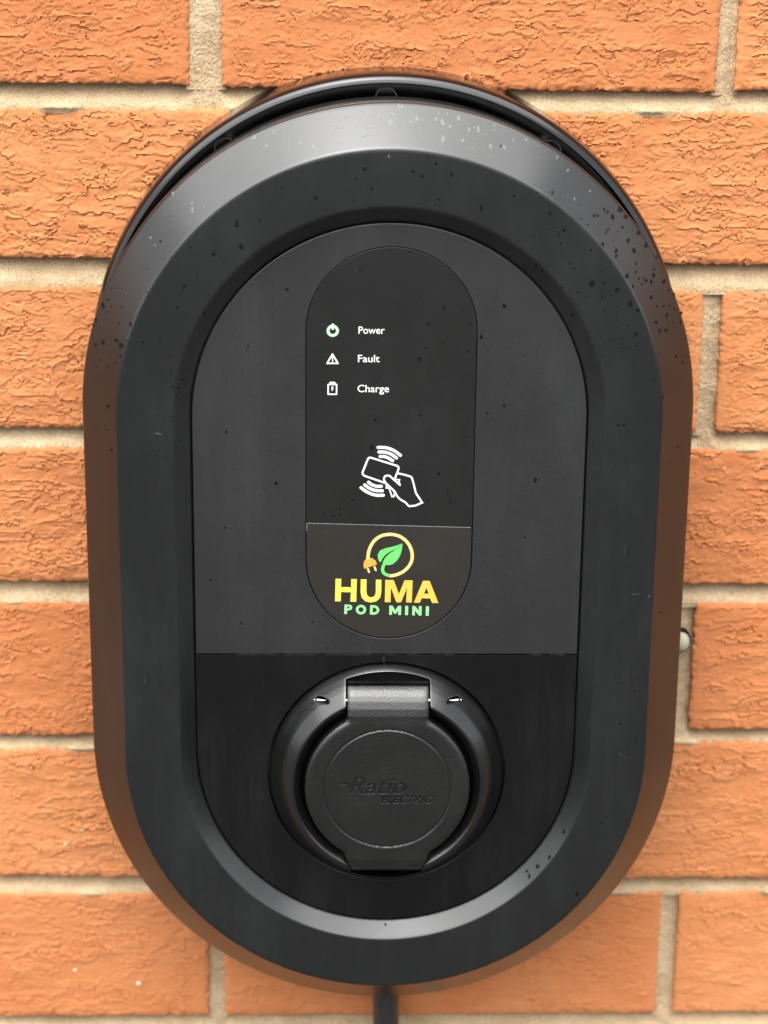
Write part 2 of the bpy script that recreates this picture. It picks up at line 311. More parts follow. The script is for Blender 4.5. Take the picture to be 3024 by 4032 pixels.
PALE=[(-19.0,201.5,1.49),(-15.5,201.7,0.93),(-10.1,201.6,1.31),(-5.5,200.8,1.31),(-1.0,198.6,1.68),(3.3,204.6,1.87),(0.0,201.6,1.03),(9.7,200.0,1.31),(7.3,198.9,0.93),(11.9,199.5,0.56),(17.6,199.6,0.84),(20.3,198.5,1.31),(23.2,197.1,0.84),(26.9,200.0,1.31),(31.0,196.0,1.12),(34.8,195.9,1.31),(41.5,197.1,0.75),(18.8,201.9,0.56),(22.3,201.5,0.75),(-12.0,195.3,2.05),(-9.3,197.1,1.12),(-14.6,197.3,0.65),(-23.4,196.4,0.93),(-26.1,197.3,0.47),(-29.1,199.9,0.65),(-19.0,193.2,0.93),(-21.0,192.0,0.84),(-32.0,189.4,1.31),(-51.2,188.8,0.75),(-56.4,191.3,1.12),(20.2,192.7,1.49),(28.2,192.0,0.93),(39.6,189.6,1.21),(45.4,189.1,1.12),(40.8,195.2,0.65),(-66.5,184.4,0.65),(-59.5,187.0,0.47),(-1.8,186.3,0.75),(49.2,191.3,0.87),(54.7,191.4,0.98),(67.9,184.4,0.66),(72.2,179.3,0.77),(81.6,171.1,0.66),(74.4,168.8,0.66),(-90.0,168.3,0.93),(-81.6,165.6,0.75),(-81.4,163.1,1.12),(-99.1,150.8,0.65)]
ART={'pow':[(-24.09,113.49),(-22.13,113.5),(-24.1,116.16),(-24.09,114.3)],'tri':[(-24.17,103.55),(-26.39,99.66),(-21.88,99.68)],'exc':[(-24.16,102.3),(-24.09,100.24)],'bat':[(-25.92,90.6),(-22.4,90.62),(-22.39,86.42),(-25.91,86.41)],'batcap':[(-25.02,91.3),(-23.28,91.3)],'bolt':[(-24.53,89.92),(-23.56,89.92),(-23.85,88.88),(-23.4,88.82),(-24.52,87.27),(-24.34,88.31),(-24.9,88.3)],'tPower':[(-13.41,112.37),(-2.51,112.43),(-13.43,115.43)],'tFault':[(-13.55,100.3),(-4.5,100.34),(-13.57,103.38)],'tCharge':[(-13.62,87.43),(-0.45,87.49),(-13.64,90.54)],'wave0':[(-4.8,63.41),(-1.96,63.33),(0.11,62.85),(2.19,61.89),(4.7,59.96)],'wave1':[(-4.43,61.39),(-2.36,61.4),(-0.28,60.91),(1.39,60.06),(3.02,58.78)],'wave2':[(-3.89,59.44),(-2.13,59.4),(-0.46,58.76),(1.42,57.59)],'wave3':[(-11.87,45.65),(-10.09,44.25),(-7.58,42.95),(-5.07,42.31),(-2.32,42.32)],'wave4':[(-10.28,46.89),(-8.64,45.66),(-6.97,44.8),(-5.09,44.37),(-2.8,44.31)],'wave5':[(-8.66,48.05),(-7.41,47.08),(-5.95,46.47),(-4.7,46.26),(-3.24,46.29)],'card':[(-1.59,47.75),(-10.35,50.85),(-11.08,51.39),(-11.33,52.25),(-9.12,58.08),(-8.65,58.8),(-7.82,58.91),(3.21,55.39),(3.94,54.79),(4.01,53.93),(2.44,49.6)],'hand':[(4.66,46.9),(0.25,50.89),(-0.59,51.1),(-1.73,50.78),(-2.17,49.8),(-2.02,48.83),(-1.38,47.75),(2.51,43.96),(3.47,42.01),(4.74,40.6),(7.06,39.19),(8.65,37.45),(11.46,37.79),(14.26,39.1),(11.48,43.34),(10.48,47.46),(9.72,50.06),(9.08,50.66),(6.48,51.45),(4.08,51.94)],'fa':[(2.86,49.34),(4.43,49.18),(4.13,48.2),(4.66,47.23)],'fb':[(-1.06,46.88),(-1.09,45.58),(-0.01,45.58),(1.39,41.68),(2.12,41.79),(2.48,42.88),(2.2,43.85)],'lring':[(-8.65,14.06),(-8.56,15.96),(-7.79,19.0),(-6.02,22.04),(-3.51,24.02),(-0.82,24.82),(2.06,24.87),(4.96,23.97),(7.5,22.08),(9.35,19.43),(10.3,16.01),(10.09,12.96),(8.75,10.29),(6.61,8.18),(4.09,6.84),(1.56,6.22),(0.29,6.37)],'stem':[(-1.87,11.1),(-2.32,9.31),(-2.01,7.78),(-0.91,6.83),(0.29,6.41)],'plug':[(-8.66,14.25),(-6.85,14.18),(-5.39,13.0),(-5.02,12.16),(-4.73,11.59),(-5.37,11.09),(-7.9,10.25),(-9.63,9.4),(-10.32,9.56),(-10.43,10.05),(-10.51,11.77),(-10.02,13.29)],'pr1':[(-8.61,9.29),(-8.13,7.88)],'pr2':[(-5.8,10.18),(-5.28,8.73)],'leafR':[(6.15,20.86),(5.86,18.09),(5.24,15.62),(4.01,13.33),(2.22,11.61),(0.42,11.03),(-1.4,11.14),(-2.3,11.03),(-2.21,12.55),(-1.25,14.46),(0.72,16.44),(3.05,17.93)],'leafL':[(2.94,18.08),(0.71,17.13),(-1.44,15.49),(-2.69,13.5),(-3.14,12.47),(-3.76,12.55),(-4.39,14.07),(-4.44,15.78),(-3.63,17.5),(-1.83,18.45),(0.69,19.1),(3.2,19.79),(6.0,20.9)],'H':[(-22.53,4.86),(-20.06,4.83),(-20.08,1.03),(-15.8,0.97),(-15.79,4.69),(-13.36,4.65),(-13.55,-5.69),(-16.09,-5.65),(-15.9,-1.34),(-20.14,-1.27),(-20.27,-5.55),(-22.74,-5.51)],'U':[(-11.66,4.58),(-9.19,4.55),(-9.19,-0.86),(-8.88,-2.6),(-8.07,-3.44),(-7.13,-3.63),(-6.18,-3.44),(-5.39,-2.59),(-5.15,-0.86),(-5.17,4.44),(-2.77,4.41),(-2.79,-1.24),(-3.24,-3.74),(-4.86,-5.48),(-7.18,-6.02),(-9.58,-5.49),(-11.23,-3.76),(-11.76,-1.25)],'M':[(-1.11,4.34),(2.49,4.27),(4.85,-2.18),(7.2,4.2),(10.69,4.13),(10.43,-5.95),(7.96,-5.91),(8.27,0.71),(5.77,-5.92),(3.81,-5.88),(1.33,0.89),(1.26,-5.85),(-1.22,-5.82)],'A':[(15.19,4.03),(17.99,3.96),(21.98,-6.2),(19.25,-6.16),(18.34,-4.08),(14.7,-4.01),(13.89,-6.06),(11.34,-6.02)],'Ah':[(16.73,0.73),(17.72,-1.96),(15.61,-1.89)],'P':[(-18.59,-6.97),(-16.67,-7.01),(-15.68,-7.27),(-15.2,-8.2),(-15.56,-9.17),(-16.54,-9.63),(-17.49,-9.67),(-17.55,-11.3),(-18.72,-11.26)],'Ph':[(-17.46,-7.9),(-16.77,-7.93),(-16.37,-8.28),(-16.77,-8.74),(-17.49,-8.75)],'O':[(-9.23,-9.27),(-9.33,-9.95),(-9.65,-10.57),(-10.14,-11.06),(-10.77,-11.37),(-11.47,-11.48),(-12.17,-11.37),(-12.8,-11.06),(-13.3,-10.57),(-13.63,-9.96),(-13.74,-9.28),(-13.64,-8.6),(-13.32,-7.98),(-12.82,-7.5),(-12.2,-7.18),(-11.5,-7.07),(-10.8,-7.18),(-10.17,-7.49),(-9.67,-7.98),(-9.34,-8.59)],'Oh':[(-10.36,-9.27),(-10.41,-9.62),(-10.57,-9.93),(-10.81,-10.18),(-11.13,-10.34),(-11.48,-10.4),(-11.83,-10.34),(-12.14,-10.18),(-12.39,-9.94),(-12.56,-9.62),(-12.61,-9.28),(-12.56,-8.93),(-12.4,-8.62),(-12.15,-8.37),(-11.84,-8.21),(-11.49,-8.15),(-11.14,-8.21),(-10.83,-8.37),(-10.58,-8.61),(-10.41,-8.93)],'D':[(-7.5,-7.22),(-5.57,-7.25),(-4.29,-7.79),(-3.44,-9.41),(-4.15,-10.96),(-5.71,-11.59),(-7.61,-11.51)],'Dh':[(-6.4,-8.26),(-5.56,-8.34),(-4.83,-8.88),(-4.64,-9.49),(-4.92,-10.11),(-5.72,-10.5),(-6.45,-10.5)],'m':[(0.77,-7.43),(2.08,-7.47),(3.34,-9.56),(4.63,-7.5),(5.9,-7.54),(5.85,-11.76),(4.61,-11.72),(4.65,-9.71),(3.58,-11.18),(3.03,-11.18),(1.96,-9.64),(1.91,-11.65),(0.74,-11.61)],'i':[(7.65,-7.54),(8.93,-7.57),(8.88,-11.79),(7.6,-11.75)],'n':[(10.75,-7.57),(11.91,-7.61),(13.55,-9.88),(13.55,-7.64),(14.76,-7.68),(14.75,-11.97),(13.66,-11.94),(11.83,-9.62),(11.83,-11.9),(10.7,-11.87)],'i2':[(16.62,-7.67),(17.93,-7.71),(17.86,-12.08),(16.54,-12.05)],'tRatio':[(-15.98,-88.44),(8.62,-88.45),(-16.02,-80.44)],'tEl':[(-2.35,-92.86),(20.64,-92.88),(-2.39,-89.45)],'rswash':[(-19.49,-83.63),(-18.02,-83.83),(-17.28,-84.83)],'slot':[(-31.41,-48.87),(-25.11,-47.85),(25.4,-47.81),(31.74,-48.82),(-18.17,-48.18),(18.57,-47.81)],'white':[(143.24,-52.22)]}

# ---------------------------------------------------------------- wall charger
L = 75.47
ch = thing('wall_charger', 'black pill-shaped electric vehicle charging unit mounted on the orange brick wall', 'charger')
def path(n=96, l=L, r0=None):
    p = []
    for i in range(n + 1): t = math.pi * i / n; p.append((l, math.cos(t), math.sin(t)))
    for i in range(1, 6): p.append((l - 2 * l * i / 6, -1.0, 0.0))
    for i in range(n + 1): t = math.pi + math.pi * i / n; p.append((-l, math.cos(t), math.sin(t)))
    for i in range(1, 6): p.append((-l + 2 * l * i / 6, 1.0, 0.0))
    return p
def sweep(name, prof, n=96, l=L, dz=0., closed=False, smooth=32, cap=False):
    P = path(n, l); m = len(P); V = []; F = []
    for rho, h in prof: V += [(rho * c, h, z + rho * s + dz) for z, c, s in P]
    K = len(prof)
    for k in range(K - 1 if not closed else K):
        a = k * m; b = ((k + 1) % K) * m
        for i in range(m):
            j = (i + 1) % m; F.append((a + i, a + j, b + j, b + i))
    if cap: F.append(tuple((K - 1) * m + i for i in range(m)))
    return mesh(name, V, F, smooth)
# backplate: shallow glossy tray, sits a little higher than the hood
BZ = 8.6
bpz = add('backplate', sweep('backplate', [(131.2, -4), (131.0, 3), (130.5, 14), (130.4, 20.5), (130.2, 22.2), (129.6, 23.9), (128.6, 25.3), (127.4, 26.2), (126.5, 26.4), (126.1, 26.1), (126.0, 25.0), (125.9, 7.3), (125.6, 7.0), (125, 7.0), (80, 7.0)], dz=BZ, cap=True), M_BACK, ch)
for sx, sz, r in ((-1.5, 203.0, 4.6), (-70.5, 181.2, 4.6), (69.5, 181.2, 4.6)):
    V = []; F = []; n = 32; pr_ = [(r + .16, 16.0), (r + .13, 16.4), (r - .13, 16.4), (r - .16, 16.0)]
    for q, hh in pr_: V += [(sx + q * math.cos(t * 2 * math.pi / n), hh, sz + q * math.sin(t * 2 * math.pi / n)) for t in range(n)]
    for q in range(3): F += [(q * n + i, q * n + (i + 1) % n, (q + 1) * n + (i + 1) % n, (q + 1) * n + i) for i in range(n)]
    add('screw_cap', mesh('screw_cap', V, F, 30), M_DRYW, bpz)
    V = [(sx + (r + .1) * math.cos(t * 2 * math.pi / n), hh, sz + (r + .1) * math.sin(t * 2 * math.pi / n)) for hh in (6.9, 16.05) for t in range(n)]
    add('screw_boss', mesh('screw_boss', V, [(i, (i + 1) % n, n + (i + 1) % n, n + i) for i in range(n)] + [tuple(range(n, 2 * n))], 30), M_BACK, bpz)
# hood: side wall, broad bevel, flat rim, inner chamfer
HOOD = [(127.0, 27.5), (129.2, 27.5), (129.7, 28.1), (129.9, 44), (129.5, 44.5), (129.5, 45.3), (130.0, 45.8), (130.2, 52.0), (129.75, 52.4), (129.75, 53.0), (130.25, 53.4), (130.3, 57.2),
        (130.22, 57.8), (129.95, 58.3), (129.1, 59.25), (115.0, 74.95), (114.3, 75.7), (113.9, 76.05), (113.4, 76.2), (112.2, 76.2), (91.6, 76.2), (90.8, 76.2), (90.35, 76.1), (90.0, 75.85), (89.2, 75.1), (84.3, 70.85), (83.75, 70.35), (83.5, 69.9), (83.5, 66.5), (0.5, 66.5)]
hood = add('housing', sweep('housing', HOOD[:-1] + [(40, 66.5)], n=128, cap=True), M_HOUSE, ch)
PR = np.array([(130.3, 57.4), (129.9, 58.4), (114.3, 75.75), (113.4, 76.2), (90.8, 76.2), (89.85, 75.8), (83.75, 70.4), (83.4, 70.9), (0, 70.9)])[::-1]
def surf_h(x, z): return float(np.interp(math.hypot(x, z - max(-L, min(L, z))), PR[:, 0], PR[:, 1]))

# flat pieces cut from 2D outlines (outer loop + holes)
def plate(name, loops, h, thick, mat, parent, bev=0., smooth=35):
    cu = bpy.data.curves.new('outline', 'CURVE'); cu.dimensions = '2D'; cu.fill_mode = 'BOTH' if thick else 'FRONT'
    for lp in loops:
        s = cu.splines.new('POLY'); s.points.add(len(lp) - 1)
        for p, (x, z) in zip(s.points, lp): p.co = (x, z, 0, 1)
        s.use_cyclic_u = True
    if thick: cu.extrude = thick / 2 - bev; cu.bevel_depth = bev; cu.offset = -bev; cu.bevel_resolution = 1
    ob = bpy.data.objects.new('tmp', cu); COL.objects.link(ob)
    dg = bpy.context.evaluated_depsgraph_get(); me0 = bpy.data.meshes.new_from_object(ob.evaluated_get(dg))
    n = len(me0.vertices); c = np.zeros(n * 3); me0.vertices.foreach_get('co', c); c = c.reshape(-1, 3)
    F = [tuple(p.vertices) for p in me0.polygons]
    V = np.stack([c[:, 0], h - thick / 2 + c[:, 2], c[:, 1]], 1)
    bpy.data.objects.remove(ob); bpy.data.curves.remove(cu); bpy.data.meshes.remove(me0)
    me = mesh(name, V, F, smooth if thick else None); return add(name, me, mat, parent)
def arc(cx, cz, r, a0, a1, n): return [(cx + r * math.cos(math.radians(a0 + (a1 - a0) * i / n)), cz + r * math.sin(math.radians(a0 + (a1 - a0) * i / n))) for i in range(n + 1)]
def pill(cx, zt, zb, r, n=40): return arc(cx, zt, r, 0, 180, n) + arc(cx, zb, r, 180, 360, n)
SPLIT = -30.0
R1 = 82.95
SX, SZT, SZB = .35, 113.1, 13.1
front = plate('front_panel', [[(R1, SPLIT + .25)] + arc(0, L, R1, 0, 180, 96) + [(-R1, SPLIT + .25)], pill(SX, SZT, SZB, 35.75)], 70.9, 3.6, M_PANEL, ch, .22)
strip_ob = plate('display_strip', [pill(SX, SZT, SZB, 35.45)], 70.75, 3.2, M_STRIP, ch, .15)
SC = (0.35, -86.2)                                       # socket centre
sockp = plate('socket_panel', [[(R1, SPLIT - .3), (-R1, SPLIT - .3)] + arc(0, -L, R1, 180, 360, 96), arc(SC[0], SC[1], 52.5, 0, 357, 119)], 70.7, 3.4, M_SOCKP, ch, .25)
# dried dirt along the split
dm = []; 
for i in range(46):
    x = random.choice([random.uniform(-72, -10), random.uniform(-80, 80)]); w_ = random.uniform(.6, 5); t_ = random.uniform(.08, .2)
    dm += [[(x, SPLIT - .05 - t_), (x + w_, SPLIT - .05 - t_ * .6), (x + w_, SPLIT + .0), (x, SPLIT + .02)]]
V = []; F = []
for q, d_ in enumerate(dm):
    F.append(tuple(range(len(V), len(V) + 4))); V += [(a, 70.55 + q * .002, b) for a, b in d_]
o = add('dirt_line', mesh('dirt_line', V, F), M_DIRT, sockp); o['kind'] = 'stuff'
# sticker
def rotp(l, a, c=(0, 0)):
    ca, sa = math.cos(a), math.sin(a); return [(c[0] + (x - c[0]) * ca - (y - c[1]) * sa, c[1] + (x - c[0]) * sa + (y - c[1]) * ca) for x, y in l]
st = [(35.25, 27.9), (-34.75, 29.7), (-35.0, 13.1)] + arc(.35, 13.1, 35.1, 182, 358, 60)
stick = plate('logo_sticker', [st], 70.98, .2, M_STICK, strip_ob, .05)
plate('sticker_edge', [[(35.2, 27.95), (-34.6, 29.72), (-34.6, 29.85), (35.2, 28.08)]], 70.86, .12, M_DRYW, stick)
plate('sticker_edge', [[(-34.78, 29.8), (-34.98, 29.8), (-35.02, 26.2), (-34.9, 26.2)]], 70.86, .12, M_DRYW, stick)

# printed strokes
zbump = [0]
def smooth_line(P, n=5):
    P = [np.array(p) for p in P]; P = [2 * P[0] - P[1]] + P + [2 * P[-1] - P[-2]]; out = []
    for i in range(1, len(P) - 2):
        for t in np.linspace(0, 1, n, endpoint=False):
            out.append(.5 * ((2 * P[i]) + (-P[i - 1] + P[i + 1]) * t + (2 * P[i - 1] - 5 * P[i] + 4 * P[i + 1] - P[i + 2]) * t ** 2 + (-P[i - 1] + 3 * P[i] - 3 * P[i + 1] + P[i + 2]) * t ** 3))
    out.append(P[-2]); return out
def ribbon(P, width, h, closed=False, w1=None):
    P = [np.array(p, float) for p in P]; n = len(P); V = []; F = []; zbump[0] += 1; h = h + .004 * (zbump[0] % 6)
    for i in range(n):
        a = P[(i - 1) % n] if (closed or i > 0) else None; b = P[(i + 1) % n] if (closed or i < n - 1) else None
        d1 = (P[i] - a) if a is not None else (b - P[i]); d2 = (b - P[i]) if b is not None else (P[i] - a)
        d1 /= np.linalg.norm(d1); d2 /= np.linalg.norm(d2); t = d1 + d2; t /= np.linalg.norm(t); nn = np.array([-t[1], t[0]])
        k = 1 / max(.55, float(np.dot(nn, np.array([-d1[1], d1[0]])))); wd = width if w1 is None else width + (w1 - width) * i / (n - 1)
        for s in (1, -1): q = P[i] + s * nn * wd / 2 * k; V.append((q[0], h, q[1]))
    for i in range(n if closed else n - 1): j = (i + 1) % n; F.append((2 * i, 2 * j, 2 * j + 1, 2 * i + 1))
    if not closed:
        for e, i in ((0, 0), (1, n - 1)):
            d = P[1] - P[0] if e == 0 else P[-1] - P[-2]; a0 = math.atan2(d[1], d[0]) + (math.pi / 2 if e == 0 else -math.pi / 2)
            r = (width if (e == 0 or w1 is None) else w1) / 2; base = len(V)
            V += [(P[i][0] + r * math.cos(a0 + math.pi * t / 8), h, P[i][1] + r * math.sin(a0 + math.pi * t / 8)) for t in range(9)]
            F.append(tuple(range(base, base + 9)))
    return V, F
def join(*ps):
    V = []; F = []
    for v, f in ps: F += [tuple(i + len(V) for i in t) for t in f]; V += v
    return V, F
HP = 70.80
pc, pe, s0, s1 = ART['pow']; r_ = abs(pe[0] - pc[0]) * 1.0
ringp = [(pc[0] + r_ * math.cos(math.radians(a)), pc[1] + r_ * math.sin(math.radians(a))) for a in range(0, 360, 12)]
add('power_symbol', mesh('power_symbol', *join(ribbon(ringp, .85, HP, True), ribbon([s0, s1], .8, HP))), M_GREENLIT, strip_ob)
add('painted_glow', mesh('painted_glow', *ribbon(ringp, 1.7, HP - .025, True)), M_GLOW, strip_ob)  # added emissive green band, paints the light bleeding round the lit symbol
tri = ART['tri']
add('fault_symbol', mesh('fault_symbol', *join(ribbon([tri[0], tri[1]], .66, HP), ribbon([tri[1], tri[2]], .66, HP), ribbon([tri[2], tri[0]], .66, HP), ribbon(ART['exc'], .6, HP, w1=.4))), M_WHITE, strip_ob)
bt = ART['bat']; o1 = ribbon([bt[0], bt[1]], .62, HP)
add('charge_symbol', mesh('charge_symbol', *join(o1, ribbon([bt[1], bt[2]], .62, HP), ribbon([bt[2], bt[3]], .62, HP), ribbon([bt[3], bt[0]], .62, HP), ribbon(ART['batcap'], .9, HP),
    ([(sum(p[0] for p in ART['bolt']) / 7 + .72 * (a - sum(p[0] for p in ART['bolt']) / 7), HP, sum(p[1] for p in ART['bolt']) / 7 + .85 * (b - sum(p[1] for p in ART['bolt']) / 7)) for a, b in ART['bolt']], [tuple(range(7))]))), M_WHITE, strip_ob)
def text_outline(s, thick=0., shear=0., spacing=1.0):
    cu = bpy.data.curves.new('txt', 'FONT'); cu.body = s; cu.size = 10; cu.offset = thick; cu.shear = shear; cu.space_character = spacing; cu.resolution_u = 4
    return cu
def text(name, s, box, h, mat, parent, thick=0., shear=0.):
    (xa, za), (xb, _), (_, zt) = box
    cu = text_outline(s, thick, shear); cu.fill_mode = 'FRONT'; ob = bpy.data.objects.new('tmp', cu); COL.objects.link(ob)
    dg = bpy.context.evaluated_depsgraph_get(); me0 = bpy.data.meshes.new_from_object(ob.evaluated_get(dg))
    c = np.zeros(len(me0.vertices) * 3); me0.vertices.foreach_get('co', c); c = c.reshape(-1, 3); F = [tuple(p.vertices) for p in me0.polygons]
    bpy.data.objects.remove(ob)
    x0_, x1_ = c[:, 0].min(), c[:, 0].max(); caph = 7.0
    V = np.stack([xa + (c[:, 0] - x0_) / (x1_ - x0_) * (xb - xa), np.full(len(c), h), za + c[:, 1] / caph * (zt - za)], 1)
    return add(name, mesh(name, V, F), mat, parent)
for w_ in ('Power', 'Fault', 'Charge'): text('indicator_word', w_, ART['t' + w_], HP + .03, M_WHITE, strip_ob, .10)
parts = [ribbon(smooth_line(ART['wave%d' % i], 4), 1.32, HP) for i in range(6)]
parts += [ribbon(ART['card'], .82, HP), ribbon(ART['hand'], .80, HP), ribbon(ART['fa'], .62, HP), ribbon(ART['fb'], .62, HP)]
add('card_tap_symbol', mesh('card_tap_symbol', *join(*parts)), M_WHITE, strip_ob)
HS = 71.04
def flatp(name, loops, mat): return plate(name, loops, HS, 0, mat, stick)
add('logo_ring', mesh('logo_ring', *ribbon(smooth_line(ART['lring'], 4), 1.42, HS)), M_CREAM, stick)
add('leaf_stem', mesh('leaf_stem', *ribbon(smooth_line(ART['stem'], 5), 1.4, HS + .03)), M_LEAF, stick)
flatp('leaf_half', [ART['leafR']], M_LEAF); flatp('leaf_half', [ART['leafL']], M_LEAF)
plugo = flatp('plug_symbol', [ART['plug']], M_ORG)
add('plug_pin', mesh('plug_pin', *ribbon(ART['pr1'], .85, HS)), M_CREAM, stick); add('plug_pin', mesh('plug_pin', *ribbon(ART['pr2'], .85, HS)), M_CREAM, stick)
for k_, m_ in (('H', M_YEL), ('U', M_YEL), ('M', M_YEL2)): flatp('letter', [ART[k_]], m_)
flatp('letter', [ART['A'], ART['Ah']], M_YEL2)
for k_ in ('P', 'O', 'D'): flatp('small_letter', [ART[k_], ART[k_ + 'h']], M_MINT)
for k_ in ('m', 'i', 'n', 'i2'): flatp('small_letter', [ART[k_]], M_MINT)

# ---------------------------------------------------------------- socket: flange and hinged lid as shaped height fields
def sd_box(x, z, cx, cz, hx, hz, r=0):
    dx = np.abs(x - cx) - hx + r; dz = np.abs(z - cz) - hz + r
    return np.hypot(np.maximum(dx, 0), np.maximum(dz, 0)) + np.minimum(np.maximum(dx, dz), 0) - r
def smin(a, b, k): h = np.clip(.5 + .5 * (b - a) / k, 0, 1); return b + (a - b) * h - k * h * (1 - h)
def field(name, sd, hf, x0, x1, z0, z1, sp, back, mat, parent, smooth=40):
    xs = np.arange(x0, x1, sp); zs = np.arange(z0, z1, sp); X, Z = np.meshgrid(xs, zs); D = sd(X, Z)
    inside = D < 0; cell = inside[:-1, :-1] | inside[1:, :-1] | inside[:-1, 1:] | inside[1:, 1:]
    # snap outside corners on to the outline
    for _ in range(4):
        e = .05; gx = (sd(X + e, Z) - sd(X - e, Z)) / (2 * e); gz = (sd(X, Z + e) - sd(X, Z - e)) / (2 * e); gl = np.maximum(gx * gx + gz * gz, .2)
        m = (D > 0) & (D < 2.5 * sp); X = np.where(m, X - D * gx / gl, X); Z = np.where(m, Z - D * gz / gl, Z); D = np.where(m, sd(X, Z), D)
    H = hf(X, Z, np.minimum(D, 0)); nz, nx = X.shape; idx = np.arange(nx * nz).reshape(nz, nx)
    Q = np.stack([idx[:-1, :-1], idx[:-1, 1:], idx[1:, 1:], idx[1:, :-1]], -1)[cell]
    E = np.concatenate([Q[:, [0, 1]], Q[:, [1, 2]], Q[:, [2, 3]], Q[:, [3, 0]]]); key = np.minimum(E[:, 0], E[:, 1]).astype(np.int64) * (nx * nz) + np.maximum(E[:, 0], E[:, 1])
    u_, inv, cnt = np.unique(key, return_inverse=True, return_counts=True); BE = E[cnt[inv] == 1]
    P = np.stack([X, H, Z], -1).reshape(-1, 3); used = np.unique(BE); mp = -np.ones(len(P), int); mp[used] = len(P) + np.arange(len(used))
    B = P[used].copy(); B[:, 1] = back
    Q2 = np.stack([BE[:, 1], BE[:, 0], mp[BE[:, 0]], mp[BE[:, 1]]], -1)
    P = np.concatenate([P, B]); Q = np.concatenate([Q, Q2]); us = np.unique(Q); rm = -np.ones(len(P), int); rm[us] = np.arange(len(us))
    P = P[us]; P[:, 0] += SC[0]; P[:, 2] += SC[1]
    return add(name, quadmesh(name, P, rm[Q], smooth), mat, parent)
def notch_top(x, z): return np.maximum(np.maximum(np.abs(x) - 18.35, z * 0 - z), np.hypot(x, z) - 50.0)
def notch_bot(x, z):
    hw = np.interp(-z, [0, 28, 30.5, 41, 60], [20.6, 20.6, 19.6, 15.6, 15.6]); return np.maximum(np.maximum((np.abs(x) - hw) * .97, z), np.hypot(x, z) - 45.8)
def slots(x, z):
    d = 1e3
    for s in (-1, 1): d = np.minimum(d, np.hypot((x - s * 28.3) / 1.0, (z - 38.2) / .36) * .5 - 3.0 * .5)
    return d
def sd_fl(x, z):
    r = np.hypot(x, z); d = np.maximum(r - 51.8, 37.8 - r); d = np.maximum(d, -notch_top(x, z)); d = np.maximum(d, -notch_bot(x, z)); return np.maximum(d, -slots(x, z))
FP = np.array([(37.8, 82.4), (38.4, 83.2), (40.9, 85.7), (41.3, 85.9), (41.9, 85.9), (43.0, 85.0), (44.5, 83.5), (46.5, 81.2), (48.5, 78.3), (50.5, 75.0), (51.5, 72.4), (51.8, 70.6)])
def h_fl(x, z, d): return np.interp(np.hypot(x, z), FP[:, 0], FP[:, 1]) - .25 * np.exp(d / .35)
flange = field('socket_flange', sd_fl, h_fl, -53, 53, -53, 53, .45, 68.5, M_FLANGE, ch)
V = [(SC[0], 72, SC[1])] + [(SC[0] + 51 * math.cos(t * math.pi / 32), 72.0, SC[1] + 51 * math.sin(t * math.pi / 32)) for t in range(64)]
add('socket_well', mesh('socket_well', V, [(0, 1 + i, 1 + (i + 1) % 64) for i in range(64)]), M_VOID, ch)
def cyl(name, a, b, r, mat, parent, n=20):
    a = np.array(a, float); b = np.array(b, float); d = (b - a) / np.linalg.norm(b - a); u_ = np.cross(d, (0, 0, 1.)) if abs(d[2]) < .9 else np.cross(d, (1., 0, 0)); u_ /= np.linalg.norm(u_); v_ = np.cross(d, u_)
    V = []
    for p in (a, b): V += [tuple(p + r * (math.cos(t * 2 * math.pi / n) * u_ + math.sin(t * 2 * math.pi / n) * v_)) for t in range(n)]
    return add(name, mesh(name, V, [(i, (i + 1) % n, n + (i + 1) % n, n + i) for i in range(n)] + [tuple(range(n)), tuple(range(n, 2 * n))], 40), mat, parent)
for xa, xb in ((-32, -17.6), (17.6, 32)): cyl('hinge_pin', (SC[0] + xa, 76.4, SC[1] + 36.7), (SC[0] + xb, 76.4, SC[1] + 36.7), 1.1, M_STEEL, ch)
def sd_lid_full(x, z):
    c = np.hypot(x, z) - 36.0; t = np.maximum(np.abs(x) - 17.45, np.maximum(z - 46.2 - .0009 * 0 * x, 20 - z))
    hw = np.interp(-z, [0, 28, 30.0, 41, 60], [19.9, 19.9, 19.0, 15.0, 15.0]); b = np.maximum((np.abs(x) - hw) * .97, np.maximum(z + 5, -41.8 - z))
    return smin(smin(c, t, 1.6), b, .8)
def sd_lid(x, z): return np.maximum(sd_lid_full(x, z), 27.25 - np.hypot(x, z))
def h_lid(x, z, d):
    df = sd_lid_full(x, z); r = np.hypot(x, z)
    h = 88.0 + 0 * x
    zt = np.interp(z, [30, 34, 37, 40, 42, 44, 45.3, 46.2], [0, .25, .9, 2.2, 3.7, 6.0, 8.2, 10.5]); h = h - zt
    h = h - np.interp(-z, [34, 37, 39.5, 41.8], [0, .5, 1.8, 4.5])
    edge = np.clip(-df, 0, 3); side = np.where((np.abs(z) > 33), .55, 1.0)
    h = h - side * 1.35 * np.exp(-edge / .8)
    h = h - .45 * np.exp(-((r - 27.7) / .42) ** 2)
    return h
lid = field('socket_lid', sd_lid, h_lid, -37.5, 37.5, -43, 47.5, .4, 80, M_LID, ch, 45)
